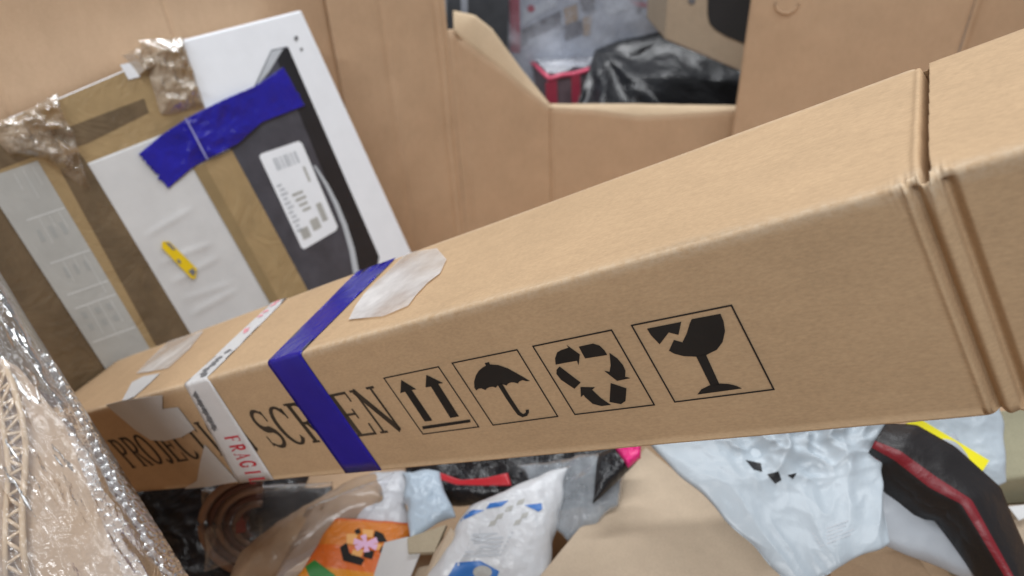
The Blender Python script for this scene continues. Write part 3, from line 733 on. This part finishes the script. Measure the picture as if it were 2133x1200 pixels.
pouch('striped_pouch', 'black plastic pouch with a dark red stripe down its length')
# mailer with a yellow strip behind the pouch
q4 = T3((1880, 850, .97), (2085, 845, .97), (2098, 1005, .92), (2000, 1040, .92))
gm3 = thing('poly_mailer', 'pale grey poly mailer with a bright yellow strip, behind the striped pouch', 'mailer', (q4[0] + q4[2]) / 2)
pillow('bag', q4, .008, M_mailer, gm3, 60, 60, .008, 9, 8)
n4, m4 = onq(q4, .020)
flat('yellow_strip', [[(1885, 882), (1918, 876), (2058, 960), (2042, 985), (2025, 978)]], m4, solid('yellow_plastic', (.85, .76, .02), .35, .5, .04), gm3, .003, n4)
kh = carton('olive_box', 'olive-grey box edge beside the pale mailer with the yellow strip', T3((2050, 858, 1.02), (2200, 840, 1.02), (2230, 980, .98), (2085, 1000, .98)), .25, kraft('olive_board', (.34, .32, .22)), .004)
tn = carton('white_edged_box', 'kraft box with a white edge beside the lower end of the striped pouch', T3((2095, 1050, .98), (2260, 1040, .98), (2300, 1290, .90), (2120, 1290, .90)), .3, M_kr2)
flat('white_edge', [[(2100, 1056), (2140, 1052), (2145, 1075), (2122, 1085)]], lambda x, y: hit(x, y, T3((2095, 1050, .98))[0] + Vector((0, 0, .004)), Vector((0, 0, 1))), M_paper, tn, .001, Vector((0, 0, 1)))
bc = carton('kraft_box', 'brown kraft box corner showing under the tip of the big grey mailer', T3((1740, 1150, .93), (1900, 1140, .95), (2000, 1280, .92), (1700, 1330, .90)), .25, kraft('kraft_dark', (.40, .28, .18)))
# small yellow and grey bits right under the long carton
yb = pillow('yellow_packet', T3((1725, 880, 1.02), (1800, 872, 1.02), (1790, 905, 1.0), (1735, 912, 1.0)), .008, solid('yellow_packet', (.75, .55, .02), .35), None, 16, 16, .003, 20, 2)
tag(yb, 'small yellow packet peeping out from under the long carton', 'packet')

# white and blue printed bag
q5 = T3((975, 1058, 1.00), (1150, 985, 1.04), (1075, 1250, .93), (880, 1235, .92))
wb = thing('printed_bag', 'white printed bag with blue bands and a blue foot', 'bag', (q5[0] + q5[2]) / 2 - Vector((0, 0, .05)))
wbag = pillow('bag', [q5[0], q5[1] + (q5[1] - q5[0]) * .22, q5[2] + (q5[2] - q5[3]) * .30, q5[3]], .038, solid('white_bag', (.62, .64, .67), .30, .5, .05, .14, 14, .004), wb, 80, 80, .014, 10, 6, .008, 4, .6)
n5, m5 = onq(q5, .048)
M_bblue = solid('blue_print', (.03, .16, .50), .35, .5, .1)
decal('blue_band', [[(940, 1083), (985, 1062), (1010, 1062), (945, 1092)], [(1020, 1048), (1060, 1042), (1045, 1055), (1012, 1060)], [(1092, 1052), (1128, 1048), (1130, 1060), (1122, 1066)]], wbag, M_bblue, wb)
decal('blue_foot', [[(950, 1172), (1000, 1168), (1040, 1190), (1020, 1240), (910, 1240)]], wbag, M_bblue, wb)
decal('printed_lines', [[(985 + 3 * 0 - i * 4, 1112 + i * 9), (1070 - i * 5, 1108 + i * 9), (1069 - i * 5, 1112 + i * 9), (984 - i * 4, 1116 + i * 9)] for i in range(6)], wbag, M_pale_ink, wb, .0006, 1)
decal('printed_lines', [[(x, y), (x + 14, y - 4), (x + 9, y + 8), (x - 5, y + 11)] for x, y in ((1080, 1042), (1056, 1056), (1036, 1072), (1022, 1086), (1088, 1070), (1074, 1084))], wbag, M_papergrey, wb, .0006, 1)
decal('printed_badge', [arc(1005, 1192, 20, 14, 0, 330, 12)], wbag, M_papergrey, wb, .0014)

# orange packet with a flower
q6 = T3((700, 1080, 1.05), (870, 1090, 1.05), (800, 1240, .98), (610, 1215, .98))
og = thing('orange_packet', 'orange and green packet with a pink flower on black patches', 'packet', (q6[0] + q6[2]) / 2 - Vector((0, 0, .02)))
obag = pillow('bag', q6, .012, bands('orange_print', [(0, (.75, .28, .02)), (.22, (.72, .15, .02)), (.55, (.70, .22, .03)), (.93, (.72, .14, .02))], 1, .3, .4), og, 40, 40, .004, 12, 9)
n6, m6 = onq(q6, .018)
decal('green_band', [[(636, 1180), (655, 1166), (700, 1200), (680, 1218), (650, 1215)]], obag, solid('green_print', (.03, .22, .04), .4), og, .0007)
decal('dark_patch', [[(708, 1140), (722, 1130), (728, 1152), (760, 1165), (752, 1178), (715, 1168)], [(782, 1105), (798, 1112), (806, 1128), (790, 1130), (778, 1116)], [(760, 1145), (780, 1148), (775, 1165), (756, 1160)], [(738, 1105), (748, 1100), (752, 1110), (742, 1114)], [(795, 1138), (806, 1142), (800, 1156), (790, 1150)]], obag, M_ink, og, .0010)
decal('peach_patch', [[(722, 1112), (745, 1112), (740, 1135), (722, 1132)], [(755, 1102), (778, 1104), (776, 1120), (756, 1118)], [(735, 1145), (758, 1145), (752, 1160), (732, 1156)], [(782, 1132), (796, 1134), (790, 1146), (780, 1146)]], obag, solid('peach_print', (.85, .45, .16), .4), og, .0010)
decal('flower_print', [stroke([(762, 1132), (762 + 26 * math.cos(a), 1132 + 18 * math.sin(a))], [5, 13]) for a in (-.4, .5, 1.5, 2.5, 3.4, 4.5)], obag, solid('flower_print', (.80, .50, .72), .4), og, .0016)
# glossy white bag and pale blue crumpled mailer
pw = pillow('white_bag', T3((770, 985, 1.16), (850, 985, 1.16), (850, 1110, 1.04), (735, 1100, 1.06)), .016, solid('pale_bag', (.56, .58, .62), .22, .5, .05, .15, 14, .006), None, 36, 36, .010, 12, 12, .008)
tag(pw, 'glossy white plastic bag between the tan roll and the pale blue mailer', 'bag')
pb = pillow('poly_mailer', T3((838, 985, 1.08), (915, 982, 1.09), (945, 1080, 1.03), (850, 1118, 1.00)), .014, solid('pale_blue_bag', (.45, .55, .65), .32, .5, .05, .12, 12, .005), None, 44, 44, .014, 13, 15, .008)
tag(pb, 'small pale blue mailer, folded and crumpled, above the torn carton flaps', 'mailer')
# torn carton flaps
tf = thing('torn_carton', 'small torn kraft carton with one flap standing up, beside the orange packet', 'carton', att(870, 1170, 1.0))
for pp, mt, ex in ((T3((848, 1120, .99), (930, 1092, .985), (905, 1150, .96), (850, 1152, .97)), kraft('kraft_flap_dull', (.42, .36, .26)), .012), (T3((905, 1150, .955), (938, 1100, .965), (966, 1128, .955), (925, 1195, .93), (870, 1235, .92)), M_kr2, .004), (T3((800, 1130, 1.0), (850, 1118, .995), (885, 1130, .98), (845, 1225, .94), (770, 1225, .96)), M_paper, .006)):
    prism('flap', pp, Vector((0, .004, -ex)), mt, tf, .001)
prism('carton_body', T3((870, 1180, .98), (960, 1160, .98), (940, 1290, .93), (820, 1280, .93)), Vector((0, 0, -.10)), M_kr2, tf, .003)
# black plastic bag with red band, grey film, pink glossy pouch
bb = thing('black_bag', 'crumpled black plastic bag with a red band under the middle of the long carton', 'bag', att(1050, 1000, 1.15))
pillow('bag', T3((830, 950, 1.17), (1330, 905, 1.10), (1260, 1060, 1.06), (880, 1050, 1.12)), .03, M_black_bag, bb, 60, 40, .02, 9, 21, .01)
nb, mb = onq(T3((830, 950, 1.17), (1330, 905, 1.10), (1260, 1060, 1.06), (880, 1050, 1.12)), .05)
strip('red_band', [(905, 980), (960, 1000), (1010, 996), (1058, 985)], [(895, 992), (950, 1010), (1010, 1012), (1066, 1012)], solid('red_plastic', (.45, .02, .03), .3, .5, .1), bb, 24, 6, 0, .004, 20, lambda x, y, o: hit(x, y, T3((830, 950, 1.17))[0] + nb * (.05 + o), nb))
gf = pillow('grey_film_bag', T3((1080, 975, 1.07), (1310, 935, 1.05), (1290, 1050, 1.0), (1180, 1130, .98)), .014, film('smoky_film', (.75, .77, .80), .5, .2, .14, .2, 12, .006, (.36, .39, .42)), None, 44, 44, .014, 12, 25, .008)
tag(gf, 'smoky see-through plastic bag beside the white and blue printed bag', 'bag')
pk = thing('glossy_pouch', 'black pouch with a shiny hot pink end by the kraft box corner', 'pouch', att(1290, 980, 1.0))
pillow('bag', T3((1250, 945, 1.02), (1330, 925, 1.01), (1330, 960, 1.0), (1235, 1050, .97)), .012, M_black_bag, pk, 30, 30, .008, 16, 31)
pillow('pink_end', T3((1282, 932, 1.0), (1338, 925, 1.0), (1335, 955, .99), (1305, 975, .98)), .010, solid('hot_pink', (.80, .02, .22), .15, .6, .1, .5, 30, .005), pk, 24, 24, .006, 26, 33)

# clear bag with brown rings, and the tan padded roll
rg = thing('ring_pack', 'clear plastic pack of nested dark brown rings in the shade of the long carton', 'pack', att(510, 1110, 1.22))
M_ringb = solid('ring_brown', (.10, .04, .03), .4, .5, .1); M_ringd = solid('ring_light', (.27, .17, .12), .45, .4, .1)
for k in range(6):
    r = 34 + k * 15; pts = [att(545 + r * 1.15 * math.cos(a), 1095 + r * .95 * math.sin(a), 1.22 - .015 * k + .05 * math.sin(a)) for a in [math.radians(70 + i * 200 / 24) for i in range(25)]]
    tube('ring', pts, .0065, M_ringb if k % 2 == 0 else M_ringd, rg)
strip('red_tab', [(488, 1062), (512, 1058)], [(492, 1112), (512, 1108)], solid('dark_red', (.30, .02, .02), .4), rg, 8, 8, 0, .003, 20, lambda x, y, o: att(x, y, 1.19 - o))
pillow('black_insert', T3((520, 1025, 1.20), (690, 1015, 1.16), (682, 1070, 1.13), (520, 1110, 1.16)), .012, M_black_bag, rg, 30, 20, .006, 12, 41)
pillow('clear_sleeve', T3((420, 1020, 1.20), (690, 1005, 1.14), (700, 1100, 1.09), (430, 1190, 1.12)), .02, film('sleeve_film', (.95, .95, .95), .05, .15, .1, .2, 10, .006), rg, 40, 30, .014, 9, 43)
pillow('white_card', T3((508, 1150, 1.15), (685, 1085, 1.11), (680, 1110, 1.09), (515, 1190, 1.11)), .003, M_paper, rg, 20, 8, .002, 12, 45)
tr2 = thing('tan_roll', 'tan glossy padded roll lying slantwise beside the ring pack', 'roll', att(600, 1150, 1.1))
M_tanroll = solid('tan_plastic', (.43, .31, .21), .22, .5, .08, .12, 10, .004)
pillow('roll', T3((500, 1170, 1.12), (800, 985, 1.16), (800, 1040, 1.08), (470, 1260, 1.02)), .035, M_tanroll, tr2, 70, 30, .008, 9, 47, .006, 3, .5)
pillow('sleeve', T3((640, 1060, 1.09), (820, 985, 1.10), (740, 1120, 1.04), (560, 1230, 1.01)), .012, M_film, tr2, 40, 30, .012, 10, 49)
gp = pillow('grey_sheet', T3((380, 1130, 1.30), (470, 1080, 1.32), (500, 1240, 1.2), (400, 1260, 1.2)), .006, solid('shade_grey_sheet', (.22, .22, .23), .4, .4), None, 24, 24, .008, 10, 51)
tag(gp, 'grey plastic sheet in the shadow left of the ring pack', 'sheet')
dark_filler = pillow('black_bag', T3((150, 1000, 1.42), (640, 985, 1.38), (640, 1120, 1.26), (240, 1330, 1.16)), .03, M_black_bag, None, 60, 60, .03, 7, 61, .01)  # black filler added to deepen the shade here and cut bounce light
tag(dark_filler, 'black filler added to darken the hollow under the far end of the long carton', 'bag')
# cartons lower down that carry the rest
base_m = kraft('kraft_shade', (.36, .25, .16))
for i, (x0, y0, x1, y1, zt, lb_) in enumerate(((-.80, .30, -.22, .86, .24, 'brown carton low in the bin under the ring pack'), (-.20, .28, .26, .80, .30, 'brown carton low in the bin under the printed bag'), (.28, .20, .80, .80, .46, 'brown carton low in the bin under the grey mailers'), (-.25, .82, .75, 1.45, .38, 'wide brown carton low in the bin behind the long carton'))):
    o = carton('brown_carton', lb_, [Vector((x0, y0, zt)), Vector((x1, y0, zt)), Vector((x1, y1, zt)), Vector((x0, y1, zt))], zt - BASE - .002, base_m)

# ------------------------------------------------------------------ wrapped parcel in the left foreground
wc = att(150, 1000, .68); wn = (CAM - wc).normalized() + Vector((.05, 0, .45)); wn.normalize()
def wp(x, y, off=0): return hit(x, y, wc + wn * off, wn)
wr = thing('wrapped_parcel', 'cardboard parcel swathed in shiny clear plastic wrap and bubble film', 'parcel', wp(100, 1150, -.15))
prism('cardboard', [wp(*p) for p in [(-620, 420), (-160, 660), (0, 742), (38, 762), (110, 850), (205, 965), (350, 1210), (360, 1400), (-620, 1400)]], -wn * .10, kraft('kraft_wrapped', (.46, .34, .24)), wr, .004)  # extended out of view at left to shade the long carton's far end
M_cord = solid('tan_cord', (.58, .44, .30), .6, .3, .1)
def rail(pts): return [wp(x, y, .006) for x, y in pts]
ra = [(-4, 740), (14, 800), (28, 870), (44, 960), (48, 1060), (52, 1140), (60, 1230)]; rb_ = [(-40, 780), (-16, 850), (-2, 920), (8, 1000), (12, 1080), (16, 1150), (20, 1230)]
ra = [(8, 752), (26, 800), (44, 860), (54, 925), (52, 985), (46, 1060), (48, 1140), (60, 1230)]; rb_ = [(-12, 790), (-2, 840), (6, 890), (14, 935), (18, 985), (12, 1060), (10, 1140), (12, 1230)]
tube('cord', rail(ra), .0030, M_cord, wr); tube('cord', rail(rb_), .0025, M_cord, wr)
def samp2(pl, k):
    k *= len(pl) - 1; i = min(len(pl) - 2, int(k)); f_ = k - i; return pl[i][0] + (pl[i + 1][0] - pl[i][0]) * f_, pl[i][1] + (pl[i + 1][1] - pl[i][1]) * f_
for i in range(24): tube('cord', [wp(*samp2(ra if i % 2 else rb_, i / 24), .006), wp(*samp2(rb_ if i % 2 else ra, (i + 1) / 24), .006)], .0018, M_cord, wr, 6)
def sheetfilm(name, q, mat, hf, n=110, m=110, off=.012):
    P = []
    for j in range(m):
        for i in range(n):
            s, t = i / (n - 1), j / (m - 1); p = bil(q, s, t); P.append(p + wn * (off + hf(p, s, t)))
    return mesh(name, P, grid_faces(n, m), mat, wr)
M_wrap = film('wrap_film', (.98, .98, .98), .10, .34, .14, .2, 14, .004, gmax=.95)
fq = [wp(-200, 480), wp(2, 552), wp(425, 1235), wp(-200, 1400)]
def wrapfold(p, s, t):
    a = (p - fq[1]).dot((fq[2] - fq[1]).normalized()); b = (p - fq[1]).dot(wn.cross((fq[2] - fq[1]).normalized()))
    str_ = Vector((a * 5, b * 22, 0)); e = max(0, (s - .80) / .20)
    return .013 * crease(str_, 1.0, 4) + .0034 * crease(Vector((a * 16, b * 44, 2)), 1, 3) - .085 * e ** 2.2
sheetfilm('plastic_wrap', fq, M_wrap, wrapfold, 140, 140, .024)
def bub(p, s, t):
    a = (p - fq[1]).dot((fq[2] - fq[1]).normalized()); b = (p - fq[1]).dot(wn.cross((fq[2] - fq[1]).normalized()))
    g = .009; r_ = math.floor(a / g); bb_ = (b / g + .5 * (r_ % 2)); da = a / g - r_ - .5; db = bb_ - math.floor(bb_) - .5
    e = max(0, (s - .6) / .4)
    return .0035 * max(0, 1 - (da * da + db * db) * 5) ** .5 + .006 * crease(p, 14, 3) - .03 * e ** 2
bq = [wp(70, 720), wp(128, 765), wp(420, 1235), wp(270, 1235)]
sheetfilm('bubble_film', bq, film('bubble_film', (.97, .97, .98), .18, .34, .12, .1, 30, .002, gmax=.95), bub, 40, 150, .004)

# ------------------------------------------------------------------ stock standing beyond the bin
def vpl(y): return lambda px, py, o=0: hit(px, py, Vector((0, y - o, 0)), Vector((0, 1, 0)))
def standing(name, label, pxs, y, depth, mat, cat='carton'):
    v = vpl(y); P = [v(*p) for p in pxs]; x0 = min(p.x for p in P); x1 = max(p.x for p in P)
    o = thing(name, label, cat, Vector(((x0 + x1) / 2, y + depth / 2, 0)))
    bot = [Vector((P[-1].x, y, 0)), Vector((P[0].x, y, 0))] if False else []
    prism('carton_body', P, Vector((0, depth, 0)), mat, o, .006); return o, v
def fv(x, y0, y1, v): return None
M_wgrey = solid('wrapped_grey', (.44, .48, .56), .3, .5, .2); M_dgrey = solid('wrapped_dark', (.075, .085, .10), .3, .5, .2)
dk, v1 = standing('dark_carton', 'dark grey film-wrapped carton just past the slanted bin cut', [(930, -120), (1058, -120), (1058, 330), (930, 330)], 3.15, .35, M_dgrey)
flat('pale_edge', [[(958, -120), (972, -120), (976, 120), (962, 120)]], lambda x, y: v1(x, y, .003), M_wgrey, dk, .001, Vector((0, -1, 0)))
rc, v2 = standing('red_edged_carton', 'grey printed carton with a red corner strip, wrapped in clear film', [(1060, -120), (1440, -120), (1440, 380), (1060, 380)], 3.25, .4, M_wgrey)
M_sred = solid('strip_red', (.42, .05, .09), .35, .5, .1)
nY = Vector((0, -1, 0))
flat('red_strip', [[(1056, -120), (1080, -120), (1084, 110), (1064, 108)]], lambda x, y: v2(x, y, .004), M_sred, rc, .002, nY)
flat('dark_print', [[(1085, 62), (1168, 22), (1170, 60), (1085, 98)], [(1172, 55), (1212, 42), (1216, 70), (1178, 86)], [(1205, -10), (1240, -20), (1238, 30), (1215, 25)], [(1330, -40), (1345, -40), (1335, 30), (1325, 30)]], lambda x, y: v2(x, y, .004), solid('print_dark', (.10, .10, .12), .4), rc, .001, nY)
flat('tan_print', [[(1174, 18), (1202, 8), (1204, 42), (1178, 52)], [(1214, 38), (1232, 32), (1230, 72), (1216, 76)]], lambda x, y: v2(x, y, .005), solid('print_tan', (.38, .26, .15), .4), rc, .001, nY)
flat('pale_print', [[(1098, 84), (1164, 58), (1166, 68), (1100, 96)], [(1090, 20), (1160, -10), (1160, 10), (1090, 50)], [(1255, -20), (1320, -30), (1310, 20), (1262, 30)]], lambda x, y: v2(x, y, .005), solid('print_pale', (.56, .60, .66), .35), rc, .001, nY)
flat('red_dot', [arc(1106, 18, 8, 8, 0, 330, 10), [(1310, 2), (1395, 10), (1395, 20), (1330, 14)]], lambda x, y: v2(x, y, .006), M_sred, rc, .001, nY)
def bfilm(name, q, amp, seed, mat, parent, n=50, f=8):
    P = []; N = (q[1] - q[0]).cross(q[3] - q[0]).normalized(); N = N if N.dot(CAM - q[0]) > 0 else -N
    for j in range(n):
        for i in range(n):
            s, t = i / (n - 1), j / (n - 1); p = bil(q, s, t); P.append(p + N * (amp * (crease(p + Vector((seed, 0, 0)), f, 4) + .8)))
    return mesh(name, P, grid_faces(n, n), mat, parent)
bfilm('clear_film', [v2(1056, -110, .01), v2(1430, -110, .01), v2(1430, 200, .01), v2(1056, 200, .01)], .02, 3, film('stock_film', (.95, .96, .98), .36, .25, .12, .25, 8, .01, (.82, .87, .98)), rc)
# lower carton whose filmed top shows
tq = [atz(1066, 100, .56), atz(1330, 40, .56), atz(1500, 88, .56), atz(1146, 168, .56)]
lc = carton('red_edged_carton', 'lower carton with red edges and a crinkled film-covered top, beside the black bag', tq, .56, solid('carton_mauve', (.20, .15, .17), .4, .5, .2), .005, 'carton')
bfilm('clear_film', [p + Vector((0, 0, .004)) for p in tq], .03, 7, film('top_film', (.95, .95, .97), 1.0, .3, .12, .25, 8, .01, (.88, .91, 1.0)), lc, 50, 9)
M_spink = solid('strip_pink', (.75, .12, .20), .35, .5, .1)
for a, b in ((tq[0], tq[3]), (tq[3], tq[3].lerp(tq[2], .35)), (tq[1].lerp(tq[0], .1), tq[1].lerp(tq[2], .4))): tube('edge_strip', [a.lerp(b, k / 6) + Vector((0, -.004, .010 + .004 * math.sin(k * 2))) for k in range(7)], .011, M_spink, lc)
c3 = tq[3]
flat('red_strip', [[(1136, 172), (1160, 168), (1164, 300), (1142, 300)], [(1190, 160), (1208, 155), (1212, 300), (1192, 300)]], lambda x, y: hit(x, y, c3 + Vector((0, -.012, 0)), nY), M_sred, lc, .002, nY)
# black bag draped over stock
def drape(name, label):
    up = [(1240, 104), (1290, 84), (1340, 74), (1400, 60), (1470, 60), (1580, 60)]; lo = [(1175, 300), (1240, 300), (1310, 300), (1380, 300), (1460, 300), (1600, 300)]
    P, n, m = [], 90, 60
    for j in range(m):
        for i in range(n):
            s, k = i / (n - 1), j / (m - 1); a, b = samp2(up, s), samp2(lo, s); x, y = a[0] + (b[0] - a[0]) * k, a[1] + (b[1] - a[1]) * k
            t = 3.12 - .30 * k ** .8; ang = math.atan2(y - 95, x - 1235)
            fold = .035 * math.sin(ang * 8 + 1.5 * noise.noise(Vector((s * 4, k * 3, 0)))) * min(1, k * 1.5)
            p = att(x, y, t); P.append(att(x, y, t + fold + .04 * crease(p, 2.5, 3)))
    return tag(shell(name, P, n, m, lambda i, j: Vector((0, .03, -.02)), M_black_bag), label, 'bag')
drape('black_bag', 'big black bin bag draped over stock outside the cardboard bin')
kp, v3 = standing('printed_kraft_box', 'kraft box with a rounded black print, tipped behind the black bag', [(1400, -120), (1384, 82), (1470, 118), (1545, 150), (1640, 180), (1680, -120)], 2.62, .35, M_kr2, 'box')
flat('rounded_print', [[(1474, -120), (1474, 30), (1478, 48), (1490, 62), (1512, 75), (1560, 95), (1640, 95), (1640, -120)]], lambda x, y: v3(x, y, .003), solid('print_black', (.03, .032, .036), .45), kp, .001, nY)
flat('ink_dot', [arc(1441, 2, 8, 7, 0, 330, 10)], lambda x, y: v3(x, y, .003), M_grey_ink, kp, .001, nY)
